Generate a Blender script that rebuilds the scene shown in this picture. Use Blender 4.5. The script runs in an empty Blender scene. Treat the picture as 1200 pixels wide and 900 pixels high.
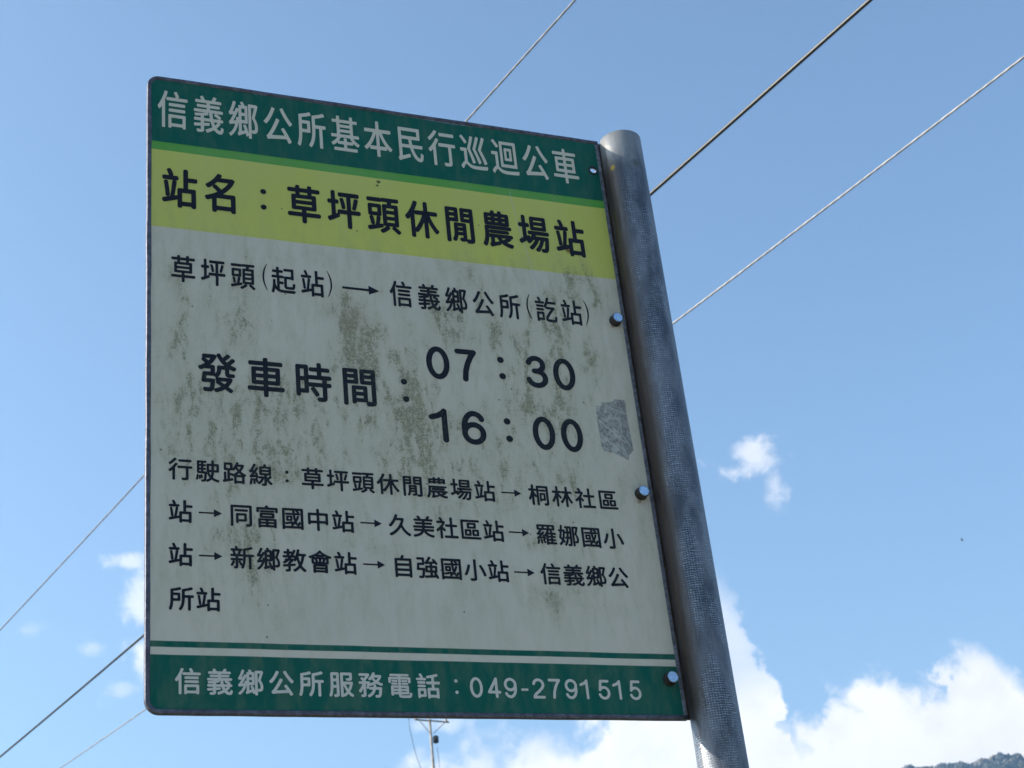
import bpy, bmesh, math, random
import numpy as np
from mathutils import Vector, Matrix, noise
R = math.radians
random.seed(4)
sc = bpy.context.scene
COL = sc.collection

# ------------------------------------------------------------------ camera
cam_d = bpy.data.cameras.new('camera'); cam = bpy.data.objects.new('camera', cam_d); COL.objects.link(cam)
cam_d.sensor_width = 36.0; cam_d.lens = 36.0*1908/1200
cam_d.clip_start = 0.05; cam_d.clip_end = 20000
cam_d.dof.use_dof = True; cam_d.dof.focus_distance = 1.95; cam_d.dof.aperture_fstop = 24
RM = Matrix(((0.93092815, -0.08298657, -0.35564871), (-0.35064766, -0.47529504, -0.80693298), (-0.10207347, 0.87590402, -0.47156458)))
cam.matrix_world = Matrix.Translation((0, 0, 1.5)) @ RM.to_4x4()
sc.camera = cam

# ------------------------------------------------------------------ exposure
sc.view_settings.view_transform = 'Standard'; sc.view_settings.look = 'None'
sc.view_settings.exposure = 0.96; sc.view_settings.gamma = 1
sc.render.engine = 'CYCLES'
sc.cycles.use_denoising = True
sc.cycles.max_bounces = 6; sc.cycles.volume_bounces = 1

# ------------------------------------------------------------------ sun
SUN_AZ, SUN_EL = -70.0, 25.3           # degrees clockwise from +Y, and above the horizon
sd = Vector((math.sin(R(SUN_AZ))*math.cos(R(SUN_EL)), math.cos(R(SUN_AZ))*math.cos(R(SUN_EL)), math.sin(R(SUN_EL))))
sl = bpy.data.lights.new('sun', 'SUN'); sl.energy = 4.8; sl.angle = R(0.53); sl.color = (1.0, 0.90, 0.76)
sun = bpy.data.objects.new('sun', sl); COL.objects.link(sun)
sun.rotation_euler = sd.to_track_quat('Z', 'Y').to_euler(); sun.location = (-20, 10, 20)

# ------------------------------------------------------------------ node helper
class NT:
    def __init__(s, tree): s.t = tree; s.n = tree.nodes; s.l = tree.links
    def new(s, typ, ins=None, **kw):
        n = s.n.new(typ)
        for k, v in kw.items(): setattr(n, k, v)
        for k, v in (ins or {}).items(): s.put(n, k, v)
        return n
    def put(s, n, k, v):
        sk = n.inputs[k]
        if isinstance(v, bpy.types.NodeSocket): s.l.new(v, sk)
        elif isinstance(v, bpy.types.Node): s.l.new(v.outputs[0], sk)
        else: sk.default_value = v
    def m(s, op, a, b=None, c=None, clamp=False):
        n = s.n.new('ShaderNodeMath'); n.operation = op; n.use_clamp = clamp
        for i, v in enumerate((a, b, c)):
            if v is not None: s.put(n, i, v)
        return n.outputs[0]
    def mr(s, v, a, b, c=0.0, d=1.0, smooth=True):
        n = s.new('ShaderNodeMapRange', {0: v, 1: a, 2: b, 3: c, 4: d}); n.clamp = True
        n.interpolation_type = 'SMOOTHSTEP' if smooth else 'LINEAR'
        return n.outputs[0]
    def mix(s, f, a, b, mode='MIX'):
        n = s.n.new('ShaderNodeMix'); n.data_type = 'RGBA'; n.blend_type = mode
        for k, v in ((0, f), (6, a), (7, b)): s.put(n, k, v)
        return n.outputs[2]
    def noise(s, vec, scale, detail=4.0, rough=0.5, dist=0.0):
        return s.new('ShaderNodeTexNoise', {'Vector': vec, 'Scale': scale, 'Detail': detail, 'Roughness': rough, 'Distortion': dist}).outputs[0]
    def sep(s, v): return s.new('ShaderNodeSeparateXYZ', {0: v}).outputs
    def comb(s, x, y, z): return s.new('ShaderNodeCombineXYZ', {0: x, 1: y, 2: z}).outputs[0]

# ------------------------------------------------------------------ world: clear sky, cumulus bank along the horizon, a few wisps
w = bpy.data.worlds.new('World'); sc.world = w; w.use_nodes = True
W = NT(w.node_tree); W.n.clear()
sky = W.new('ShaderNodeTexSky', sky_type='NISHITA', sun_disc=False)
sky.sun_elevation = R(SUN_EL); sky.sun_rotation = R(SUN_AZ)
sky.altitude = 700; sky.air_density = 1.0; sky.dust_density = 2.0; sky.ozone_density = 1.6
gen = W.new('ShaderNodeTexCoord').outputs['Generated']
nrm = W.new('ShaderNodeVectorMath', {0: gen}, operation='NORMALIZE').outputs[0]
x, y, z = W.sep(nrm)
az = W.m('MULTIPLY', W.m('ARCTAN2', x, y), 57.29578)
el = W.m('MULTIPLY', W.m('ARCSINE', z), 57.29578)
n_big = W.noise(nrm, 3.0, 3.0)
n_mid = W.noise(nrm, 24.0, 9.0, 0.56, 0.25)
n_fine = W.noise(nrm, 60.0, 8.0, 0.6, 0.4)
n_sh = W.noise(nrm, 14.0, 6.0, 0.6)
# height of the cloud bank against azimuth (degrees): drawn for 5..55, noise elsewhere
prof = [(0, 9.0), (8, 10), (14, 12.5), (18, 14.8), (19.9, 15.3), (21.0, 15.5), (21.8, 15.6), (22.5, 16.1), (23.8, 16.0), (24.8, 17.0), (26, 18.6), (28, 19.8), (30, 20.2),
        (31.0, 19.6), (31.5, 17.9), (31.75, 16.2), (31.95, 15.2), (32.8, 15.6), (33.6, 16.2), (34.4, 16.0), (35.0, 16.0), (36.4, 16.0), (37.2, 16.1), (37.6, 16.6), (38.6, 16.5), (39.4, 16.1), (40.6, 15.0), (43, 15.5), (47, 14), (50, 9.0)]
fc = W.new('ShaderNodeFloatCurve', {0: 1.0, 1: W.m('DIVIDE', W.m('ADD', az, W.m('ADD', W.m('MULTIPLY', W.m('SUBTRACT', n_mid, 0.5), 3.0), W.m('MULTIPLY', W.m('SUBTRACT', n_fine, 0.5), 2.2))), 50.0, clamp=True)})
cv = fc.mapping.curves[0]
pts = [(a/50.0, e/25.0) for a, e in prof]
cv.points[0].location = pts[0]; cv.points[1].location = pts[-1]
for p in pts[1:-1]: cv.points.new(*p)
for p in cv.points: p.handle_type = 'AUTO_CLAMPED'
fc.mapping.update()
top_in = W.m('MULTIPLY', fc.outputs[0], 25.0)
inside = W.m('MULTIPLY', W.mr(az, -4.0, 6.0), W.mr(az, 55.0, 44.0))
top_out = W.m('MULTIPLY_ADD', W.m('SUBTRACT', n_big, 0.5), 20.0, 6.5)
top = W.m('ADD', W.m('MULTIPLY', top_in, inside), W.m('MULTIPLY', top_out, W.m('SUBTRACT', 1.0, inside)))
d_bank = W.m('ADD', W.m('SUBTRACT', top, el), W.m('MULTIPLY', W.m('SUBTRACT', n_mid, 0.50), 5.0))
d_bank = W.m('ADD', d_bank, W.m('MULTIPLY', W.m('SUBTRACT', n_fine, 0.50), 2.4))
soft = W.mr(az, 31.0, 35.0, 1.8, 0.85)
dens = W.m('MULTIPLY', W.mr(W.m('DIVIDE', d_bank, soft), -0.45, 0.75), W.m('MAXIMUM', W.mr(el, 17.8, 15.8, 0.55, 1.0), W.mr(n_sh, 0.45, 0.72, 0.2, 0.9)))
blobs = [(32.65, 24.4, 1.25, 0.80, 0.68), (33.3, 23.1, 0.6, 0.9, 0.4), (8.75, 22.8, 0.8, 0.32, 0.55), (9.2, 21.4, 0.55, 1.0, 0.6), (9.35, 19.6, 0.7, 0.8, 0.75), (7.5, 19.9, 0.55, 0.35, 0.35),
         (8.5, 18.5, 0.7, 0.4, 0.4), (5.2, 20.5, 0.8, 0.3, 0.2), (19.9, 16.7, 1.3, 0.35, 0.45), (26.5, 17.0, 3.0, 1.0, 0.35)]
for a0, e0, wa, we, op in blobs:
    r2 = W.m('ADD', W.m('POWER', W.m('DIVIDE', W.m('SUBTRACT', az, a0), wa), 2.0), W.m('POWER', W.m('DIVIDE', W.m('SUBTRACT', el, e0), we), 2.0))
    g = W.m('SUBTRACT', 0.75, W.m('MULTIPLY', W.m('SQRT', r2), 0.62))
    g = W.m('ADD', g, W.m('MULTIPLY', W.m('SUBTRACT', n_mid, 0.5), 1.5))
    g = W.m('ADD', g, W.m('MULTIPLY', W.m('SUBTRACT', n_fine, 0.5), 2.2))
    dens = W.m('MAXIMUM', dens, W.m('MULTIPLY', W.mr(g, 0.0, 0.75), op))
thick = W.mr(W.m('SUBTRACT', top, el), 0.5, 6.0)
shade = W.m('MULTIPLY', W.mr(n_sh, 0.42, 0.66), 0.55)
ccol = W.mix(shade, (5.5, 5.3, 5.1, 1), (3.7, 3.85, 4.1, 1))
SKYTINT = (0.97, 1.035, 1.0, 1)      # white balance of the sky
skyc = W.mix(1.0, sky.outputs[0], SKYTINT, 'MULTIPLY')
final = W.mix(dens, skyc, ccol)
bg = W.new('ShaderNodeBackground', {0: final, 1: 0.14})
W.l.new(bg.outputs[0], W.new('ShaderNodeOutputWorld').inputs[0])

# ------------------------------------------------------------------ object helpers
def link(o, parent=None):
    COL.objects.link(o)
    if parent: o.parent = parent
    return o
def mesh_obj(name, me, mat=None, parent=None, smooth=False):
    if mat: me.materials.append(mat)
    if smooth:
        for p in me.polygons: p.use_smooth = True
    return link(bpy.data.objects.new(name, me), parent)
def bm_obj(name, bm, mat=None, parent=None, smooth=False):
    me = bpy.data.meshes.new(name); bm.normal_update(); bm.to_mesh(me); bm.free()
    return mesh_obj(name, me, mat, parent, smooth)
def tag(o, label=None, cat=None, group=None, kind=None):
    for k, v in (('label', label), ('category', cat), ('group', group), ('kind', kind)):
        if v: o[k] = v
    return o
def empty(name, loc):
    o = bpy.data.objects.new(name, None); o.location = loc; o.empty_display_size = 0.1
    return link(o)
def box(bm, x0, x1, y0, y1, z0, z1):
    v = [bm.verts.new(p) for p in ((x0,y0,z0),(x1,y0,z0),(x1,y1,z0),(x0,y1,z0),(x0,y0,z1),(x1,y0,z1),(x1,y1,z1),(x0,y1,z1))]
    for f in ((0,3,2,1),(4,5,6,7),(0,1,5,4),(1,2,6,5),(2,3,7,6),(3,0,4,7)): bm.faces.new([v[i] for i in f])
def tube(bm, pts, rad, seg=8, caps=True):
    pts = [Vector(p) for p in pts]; rings = []
    rads = rad if isinstance(rad, (list, tuple)) else [rad]*len(pts)
    for i, p in enumerate(pts):
        t = (pts[min(i+1, len(pts)-1)] - pts[max(i-1, 0)]).normalized()
        a = t.orthogonal().normalized() if i == 0 else (a - t*a.dot(t)).normalized()
        b = t.cross(a)
        rings.append([bm.verts.new(p + rads[i]*(math.cos(k*math.tau/seg)*a + math.sin(k*math.tau/seg)*b)) for k in range(seg)])
    for r0, r1 in zip(rings, rings[1:]):
        for k in range(seg): bm.faces.new((r0[k], r0[(k+1) % seg], r1[(k+1) % seg], r1[k]))
    if caps: bm.faces.new(rings[0][::-1]); bm.faces.new(rings[-1])

def material(name):
    m = bpy.data.materials.new(name); m.use_nodes = True
    t = NT(m.node_tree); t.n.clear()
    b = t.new('ShaderNodeBsdfPrincipled'); o = t.new('ShaderNodeOutputMaterial'); t.l.new(b.outputs[0], o.inputs[0])
    return m, t, b
def simple(name, col, rough=0.6, metal=0.0, var=0.15, scale=30.0, bump=0.0):
    m, t, b = material(name)
    c = t.new('ShaderNodeTexCoord').outputs['Object']
    n = t.noise(c, scale, 5.0, 0.6)
    d = tuple(v*(1-var) for v in col) + (1,); l = tuple(min(1, v*(1+var)) for v in col) + (1,)
    t.put(b, 'Base Color', t.mix(t.mr(n, 0.3, 0.7), d, l)); b.inputs['Roughness'].default_value = rough; b.inputs['Metallic'].default_value = metal
    if bump: t.put(b, 'Normal', t.new('ShaderNodeBump', {'Height': n, 'Strength': bump, 'Distance': 0.01}).outputs[0])
    return m

# ------------------------------------------------------------------ materials of the sign (object space = metres on the board: x right, z up)
def mm_coords(t):
    c = t.new('ShaderNodeTexCoord').outputs['Object']
    s = t.new('ShaderNodeVectorMath', {0: c, 3: 1000.0}, operation='SCALE').outputs[0]
    X, Y, Z = t.sep(s); return s, X, Z
STAINS = [(36, 505, 11, 26, .9), (34, 425, 12, 34, .8), (75, 470, 9, 30, .6), (108, 480, 16, 42, .9), (60, 360, 40, 40, .55), (232, 500, 10, 30, .9), (240, 468, 22, 26, 1.0), (238, 420, 22, 38, .9), (262, 440, 9, 50, .7),
          (300, 400, 14, 60, .9), (318, 330, 22, 60, .85), (345, 500, 16, 40, .7), (368, 475, 12, 40, .8), (420, 480, 14, 50, .8), (452, 460, 10, 30, .6), (450, 400, 20, 60, .6), (492, 510, 26, 30, .9), (505, 470, 14, 30, .7),
          (495, 380, 26, 60, .9), (545, 455, 16, 28, .8), (395, 560, 14, 26, .8), (420, 620, 8, 20, .4), (468, 585, 9, 22, .5), (520, 570, 16, 34, .8), (548, 590, 12, 34, .8), (560, 540, 14, 25, .6), (160, 350, 40, 50, .55), (120, 330, 60, 50, .45),
          (270, 340, 60, 60, .6), (400, 330, 50, 50, .55), (355, 260, 70, 40, .35), (120, 260, 60, 60, .35), (115, 150, 16, 60, .75), (150, 115, 22, 16, .45), (470, 140, 30, 40, .6), (440, 205, 10, 8, .7), (40, 300, 22, 40, .5), (500, 250, 40, 50, .35), (445, 145, 8, 8, .8), (90, 200, 30, 40, .3)]
DIRT_BASE = [None]
def dirt(t, s, X, Z):
    """0..1 amount of green-grey algae, streaked downwards by rain"""
    tot = None
    for x0, z0, rx, rz, a in STAINS:
        r2 = t.m('ADD', t.m('POWER', t.m('DIVIDE', t.m('SUBTRACT', X, x0), rx), 2.0), t.m('POWER', t.m('DIVIDE', t.m('SUBTRACT', Z, z0), rz), 2.0))
        g = t.m('MULTIPLY', t.m('EXPONENT', t.m('MULTIPLY', r2, -0.8)), a)
        tot = g if tot is None else t.m('ADD', tot, g)
    st = t.noise(t.comb(t.m('MULTIPLY', X, 1.0), 0.0, t.m('MULTIPLY', Z, 0.32)), 0.060, 5.0, 0.62, 0.4)
    fine = t.noise(t.comb(X, 0.0, t.m('MULTIPLY', Z, 0.6)), 0.36, 7.0, 0.72, 0.6)
    spk = t.noise(s, 0.30, 4.0, 0.75, 1.4)
    base = t.m('ADD', t.m('MULTIPLY', tot, 0.68), t.m('MULTIPLY', t.mr(st, 0.38, 0.66), 0.52))
    body = t.mr(Z, 20.0, 190.0, 0.35, 1.0)
    body = t.m('MULTIPLY', body, t.mr(Z, 640.0, 560.0, 0.22, 1.0))
    med = t.noise(t.comb(X, 0.0, t.m('MULTIPLY', Z, 0.42)), 0.085, 5.0, 0.62, 0.5)
    body = t.m('MULTIPLY', body, t.mr(med, 0.34, 0.66, 0.55, 1.25))
    base = t.m('MULTIPLY', base, body, clamp=True)
    DIRT_BASE[0] = base
    a = t.m('MULTIPLY', base, t.mr(fine, 0.38, 0.72))
    b2 = t.m('MULTIPLY', t.mr(t.m('MULTIPLY', t.m('POWER', base, 0.5), spk), 0.40, 0.56), 0.9)
    return a, b2
def film_material():
    m, t, b = material('printed_film')
    s, X, Z = mm_coords(t)
    wob = t.m('MULTIPLY', t.m('SUBTRACT', t.noise(s, 0.012, 2.0), 0.5), 1.2)
    Zw = t.m('ADD', Z, wob)
    cream = (0.600, 0.560, 0.455, 1); green = (0.0006, 0.098, 0.070, 1); lime = (0.085, 0.33, 0.040, 1); yellow = (0.535, 0.555, 0.110, 1)
    col = cream
    for z0, c in ((579.8, yellow), (690.0, lime), (702.0, green)):
        col = t.mix(t.mr(Zw, z0-0.4, z0+0.4), col, c)
    low = t.mr(Zw, 75.9+.4, 75.9-.4); col = t.mix(low, col, green)
    col = t.mix(t.m('MULTIPLY', t.mr(Zw, 69.4+.4, 69.4-.4), t.mr(Zw, 61.3-.4, 61.3+.4)), col, cream)
    # slow fading and grey film of dust
    fade = t.noise(t.comb(X, 0.0, t.m('MULTIPLY', Z, 0.4)), 0.009, 4.0, 0.6)
    col = t.mix(t.m('MULTIPLY', t.mr(fade, 0.3, 0.75, 0.0, 0.16), t.m('MULTIPLY', t.mr(Z, 74, 78, 0.05, 1.0), t.mr(Z, 704, 698, 0.05, 1.0))), col, (0.40, 0.42, 0.36, 1))
    a, b2 = dirt(t, s, X, Z)
    soft_ = t.new('ShaderNodeMath', {0: DIRT_BASE[0], 1: 0.46}, operation='MULTIPLY').outputs[0]
    col = t.mix(soft_, col, (0.36, 0.345, 0.19, 1))
    col = t.mix(t.m('MULTIPLY', a, 0.40), col, (0.225, 0.225, 0.115, 1))
    col = t.mix(t.m('MULTIPLY', b2, 0.58), col, (0.065, 0.070, 0.034, 1))
    # reddish rust breath and two rust spots
    for x0, z0, r, c, k in ((240, 480, 20, (0.30, 0.20, 0.14, 1), .27), (580, 266, 3.5, (0.20, 0.12, 0.06, 1), .6), (581, 508, 3.0, (0.20, 0.12, 0.06, 1), .5), (533.5, 616, 4.5, (0.22, 0.13, 0.02, 1), .95), (529, 622, 3.5, (0.10, 0.08, 0.03, 1), .8), (285, 685, 3, (0.05, 0.05, 0.02, 1), .9), (283, 679, 2.2, (0.06, 0.05, 0.02, 1), .9), (455, 135, 12, (0.2, 0.2, 0.12, 1), .3)):
        r2 = t.m('SQRT', t.m('ADD', t.m('POWER', t.m('SUBTRACT', X, x0), 2.0), t.m('POWER', t.m('SUBTRACT', Z, z0), 2.0)))
        nn = t.m('MULTIPLY', t.m('SUBTRACT', t.noise(s, 0.3, 3.0), 0.5), r*1.6)
        col = t.mix(t.m('MULTIPLY', t.mr(t.m('ADD', r2, nn), r*1.15, r*0.4), k), col, c)
    # pinhead specks
    vo = t.new('ShaderNodeTexVoronoi', {'Vector': s, 'Scale': 0.055})
    pick = t.m('GREATER_THAN', t.sep(vo.outputs['Color'])[0], 0.72)
    col = t.mix(t.m('MULTIPLY', t.m('MULTIPLY', t.mr(vo.outputs['Distance'], 0.075, 0.045), pick), 0.75), col, (0.05, 0.05, 0.04, 1))
    # one long hairline crease
    zl = t.m('MULTIPLY', t.m('SUBTRACT', 700.0, Z), 1/222.0)
    xl = t.m('MULTIPLY_ADD', t.m('POWER', zl, 1.35), 41.0, 461.7)
    ln = t.m('MULTIPLY', t.mr(t.m('ABSOLUTE', t.m('SUBTRACT', X, xl)), 0.75, 0.3), t.m('MULTIPLY', t.mr(Z, 700, 696), t.mr(Z, 476, 500)))
    col = t.mix(t.m('MULTIPLY', ln, 0.5), col, (0.42, 0.45, 0.48, 1))
    t.put(b, 'Base Color', col)
    t.put(b, 'Roughness', t.m('ADD', t.m('MULTIPLY', a, 0.3), 0.42)); b.inputs['Specular IOR Level'].default_value = 0.15
    bn = t.m('ADD', t.m('MULTIPLY', t.noise(s, 0.018, 2.0), 0.9), t.m('MULTIPLY', a, 0.08))
    t.put(b, 'Normal', t.new('ShaderNodeBump', {'Height': bn, 'Strength': 0.35, 'Distance': 0.002}).outputs[0])
    return m
def ink_material(name, col, wear=0.5, dirtk=0.55):
    m, t, b = material(name)
    s, X, Z = mm_coords(t)
    a, b2 = dirt(t, s, X, Z)
    n = t.noise(s, 0.25, 5.0, 0.7)
    c = t.mix(t.mr(n, 0.35, 0.75, 0, 0.35), tuple(col)+(1,), tuple(v*0.8+0.012 for v in col)+(1,))
    c = t.mix(t.m('MULTIPLY', a, dirtk), c, (0.12, 0.135, 0.075, 1))
    t.put(b, 'Base Color', c); b.inputs['Roughness'].default_value = 0.5; b.inputs['Specular IOR Level'].default_value = 0.15
    return m
M_film = film_material()
M_ink = ink_material('dark_print', (0.008, 0.011, 0.020), dirtk=0.35)
M_white = ink_material('white_print', (0.60, 0.585, 0.51), dirtk=0.6)
M_header = ink_material('header_print', (0.61, 0.585, 0.475), dirtk=0.6)

def alu_material(name, col=(0.17, 0.17, 0.20)):
    m, t, b = material(name)
    s, X, Z = mm_coords(t)
    n = t.noise(s, 0.12, 6.0, 0.7); n2 = t.noise(s, 0.7, 3.0, 0.6)
    c = t.mix(t.mr(n, 0.35, 0.7), tuple(v*0.55 for v in col)+(1,), tuple(v*1.25 for v in col)+(1,))
    c = t.mix(t.mr(n2, 0.55, 0.72, 0, 0.6), c, (0.07, 0.06, 0.06, 1))
    t.put(b, 'Base Color', c); b.inputs['Metallic'].default_value = 0.55
    t.put(b, 'Roughness', t.mr(n2, 0.3, 0.7, 0.38, 0.6))
    t.put(b, 'Normal', t.new('ShaderNodeBump', {'Height': n, 'Strength': 0.3, 'Distance': 0.001}).outputs[0])
    return m
M_alu = alu_material('weathered_aluminium', (0.27, 0.28, 0.32))
M_rim = alu_material('tarnished_rim', (0.125, 0.125, 0.155))

def pole_material():
    m, t, b = material('galvanised_steel')
    c = t.new('ShaderNodeTexCoord').outputs['Object']
    X, Y, Z = t.sep(c)
    ang = t.m('ARCTAN2', X, t.m('MULTIPLY', Y, -1.0))          # 0 faces -Y, negative towards -X
    U = t.m('MULTIPLY', ang, 28.0); V = t.m('MULTIPLY', Z, 1000.0)
    # fine horizontal zinc ripples broken into short dashes + vertical runs
    rip = t.noise(t.comb(t.m('MULTIPLY', U, 0.30), 0.0, V), 0.42, 3.0, 0.55)
    weave = t.noise(t.comb(U, 3.0, t.m('MULTIPLY', V, 0.35)), 0.9, 2.0, 0.5)
    big = t.noise(t.comb(U, 7.0, t.m('MULTIPLY', V, 0.3)), 0.05, 5.0, 0.6)
    col = t.mix(t.mr(big, 0.35, 0.7), (0.055, 0.062, 0.080, 1), (0.165, 0.175, 0.200, 1))
    jit = t.m('MULTIPLY', t.m('SUBTRACT', t.noise(t.comb(U, 0.0, V), 0.16, 4.0, 0.6), 0.5), 9.0)
    hz = t.m('SINE', t.m('ADD', t.m('MULTIPLY', V, 2.25), jit)); vt = t.m('SINE', t.m('ADD', t.m('MULTIPLY', U, 2.0), t.m('MULTIPLY', jit, 0.8)))
    grid = t.m('ADD', t.m('MULTIPLY', hz, 0.32), t.m('MULTIPLY', vt, 0.18))
    k = t.m('MULTIPLY', t.mr(t.m('ADD', t.m('ADD', grid, t.m('MULTIPLY', t.m('SUBTRACT', rip, 0.5), 1.3)), t.m('MULTIPLY', t.m('SUBTRACT', weave, 0.5), 0.9)), -0.25, 0.75), t.mr(V, 2800, 2650, 0.25, 1.0))
    amt = t.mr(t.noise(t.comb(U, 1.0, t.m('MULTIPLY', V, 0.4)), 0.045, 5.0), 0.38, 0.6, 0.12, 1.0)
    col = t.mix(t.m('MULTIPLY', k, amt), col, (0.32, 0.365, 0.415, 1))
    top_ = t.m('MULTIPLY', t.mr(t.m('ADD', V, t.m('MULTIPLY', t.m('SUBTRACT', big, 0.5), 60.0)), 2735.0, 2790.0), 0.55)  # paler tube end, lifting the sunlit patch through the base colour
    col = t.mix(top_, col, (0.37, 0.365, 0.345, 1))
    # rust along the weld seam, grime and the board's shade painted dark behind its edge
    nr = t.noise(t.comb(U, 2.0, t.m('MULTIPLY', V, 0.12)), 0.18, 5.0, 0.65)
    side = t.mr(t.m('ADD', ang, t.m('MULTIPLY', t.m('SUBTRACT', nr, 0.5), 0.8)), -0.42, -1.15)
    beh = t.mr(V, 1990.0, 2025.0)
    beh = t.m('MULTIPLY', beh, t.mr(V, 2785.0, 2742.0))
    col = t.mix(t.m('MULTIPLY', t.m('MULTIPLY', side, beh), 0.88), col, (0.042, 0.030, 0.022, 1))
    seam = t.mr(t.m('ABSOLUTE', t.m('SUBTRACT', t.m('ADD', ang, t.m('MULTIPLY', t.m('SUBTRACT', nr, 0.5), 0.08)), -1.345)), 0.05, 0.0)
    col = t.mix(t.m('MULTIPLY', seam, 0.4), col, (0.16, 0.085, 0.04, 1))
    for a0, v0, r, cc, kk in ((-1.08, 2750, 4.5, (0.30, 0.20, 0.012, 1), 0.95), (0.15, 2752, 8, (0.08, 0.075, 0.06, 1), 0.7)):
        rr = t.m('SQRT', t.m('ADD', t.m('POWER', t.m('MULTIPLY', t.m('SUBTRACT', ang, a0), 28.0), 2.0), t.m('POWER', t.m('SUBTRACT', V, v0), 2.0)))
        col = t.mix(t.m('MULTIPLY', t.mr(rr, r*1.3, r*0.2), kk), col, cc)
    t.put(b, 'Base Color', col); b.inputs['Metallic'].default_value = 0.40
    t.put(b, 'Roughness', t.mr(big, 0.3, 0.7, 0.36, 0.50))
    h = t.m('ADD', rip, t.m('MULTIPLY', weave, 0.5))
    t.put(b, 'Normal', t.new('ShaderNodeBump', {'Height': h, 'Strength': 0.35, 'Distance': 0.0008}).outputs[0])
    return m
M_pole = pole_material()
M_bolt = simple('zinc_bolt', (0.46, 0.56, 0.70), 0.26, 1.0, 0.12, 300.0, 0.15)
M_bolt_shade = simple('bolt_side_shade', (0.055, 0.05, 0.045), 0.6, 0.5, 0.4, 200.0, 0.2)  # dark surroundings mirrored in the head sides, painted as colour
M_tab = simple('rusty_steel_tab', (0.10, 0.07, 0.05), 0.8, 0.2, 0.4, 120.0, 0.3)

# ================================================================== THE BUS STOP SIGN
BX, BY, BZ = 0.2606, 1.575, 2.009       # lower left front corner of the board
BW, BH = 0.600, 0.800
PX, PY, PR, PTOP = 0.8888, 1.5650, 0.0280, 2.806
stop = empty('bus_stop_sign', (PX, PY, 0.0))
tag(stop, 'green, yellow and white bus stop timetable board bolted to a round galvanised steel pole', 'bus stop sign')

# pole: a steel tube with a weld seam
bm = bmesh.new(); seg = 96
zs = [-0.3] + [i*0.1 for i in range(1, 28)] + [PTOP-0.03, PTOP-0.0012, PTOP]
rings = []
for zz in zs:
    rr = PR - (0.0010 if zz == PTOP else 0)
    ring = []
    for k in range(seg):
        a = k*math.tau/seg; r = rr
        da = abs((a - (-1.345 % math.tau) + math.pi) % math.tau - math.pi)
        r += 0.0005*math.exp(-(da/0.045)**2)
        ring.append(bm.verts.new((r*math.sin(a), -r*math.cos(a), zz)))
    rings.append(ring)
inner = [[bm.verts.new(((PR-0.0035)*math.sin(k*math.tau/seg), -(PR-0.0035)*math.cos(k*math.tau/seg), zz)) for k in range(seg)] for zz in (PTOP-0.0002, PTOP-0.4)]
rings += inner
for r0, r1 in zip(rings, rings[1:]):
    for k in range(seg): bm.faces.new((r0[k], r0[(k+1) % seg], r1[(k+1) % seg], r1[k]))
bm_obj('pole', bm, M_pole, stop, True)

def rrect(x0, x1, z0, z1, rads, n=10):
    """counter-clockwise rounded rectangle, radii for bl, br, tr, tl"""
    out = []
    for (cx, cz, a0), r in zip(((x0, z0, 180), (x1, z0, 270), (x1, z1, 0), (x0, z1, 90)), rads):
        sx = 1 if cx == x0 else -1; sz = 1 if cz == z0 else -1
        ox, oz = cx + sx*r, cz + sz*r
        for i in range(n+1):
            a = R(a0 + 90*i/n); out.append((ox + r*math.cos(a), oz + r*math.sin(a)))
    return out
def circle(cx, cz, r, n=24): return [(cx + r*math.cos(i*math.tau/n), cz + r*math.sin(i*math.tau/n)) for i in range(n)]
def flat_mesh(name, loops, y=0.0, thick=0.0):
    """filled outline with holes in the board plane; loops in metres (x, z)"""
    cu = bpy.data.curves.new(name, 'CURVE'); cu.dimensions = '2D'; cu.fill_mode = 'BOTH'; cu.extrude = thick/2
    for lp in loops:
        sp = cu.splines.new('POLY'); sp.points.add(len(lp)-1)
        for p, q in zip(sp.points, lp): p.co = (q[0], q[1], 0, 1)
        sp.use_cyclic_u = True
    o = bpy.data.objects.new(name, cu); COL.objects.link(o)
    dg = bpy.context.evaluated_depsgraph_get(); me = bpy.data.meshes.new_from_object(o.evaluated_get(dg))
    bpy.data.objects.remove(o); bpy.data.curves.remove(cu); me.name = name; me.materials.clear()
    me.transform(Matrix(((1,0,0,0),(0,0,-1,0),(0,1,0,0),(0,0,0,1))))      # (x, y, z) -> (x, -z, y)
    me.transform(Matrix.Translation((0, y, 0)))
    return me

LO = Vector((BX-PX, BY-PY, BZ))
def on_board(o): o.location = LO; return o
HOLE = (0.5865, 0.750)
sheet = flat_mesh('sign_board', [rrect(0.001, BW, 0.001, BH-0.001, (.012, .004, .004, .012)), circle(HOLE[0], HOLE[1], 0.0045)], 0.0014, 0.0016)
board = on_board(mesh_obj('sign_board', sheet, M_alu, stop))
def sub(o): o.parent = board; return o
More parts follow.
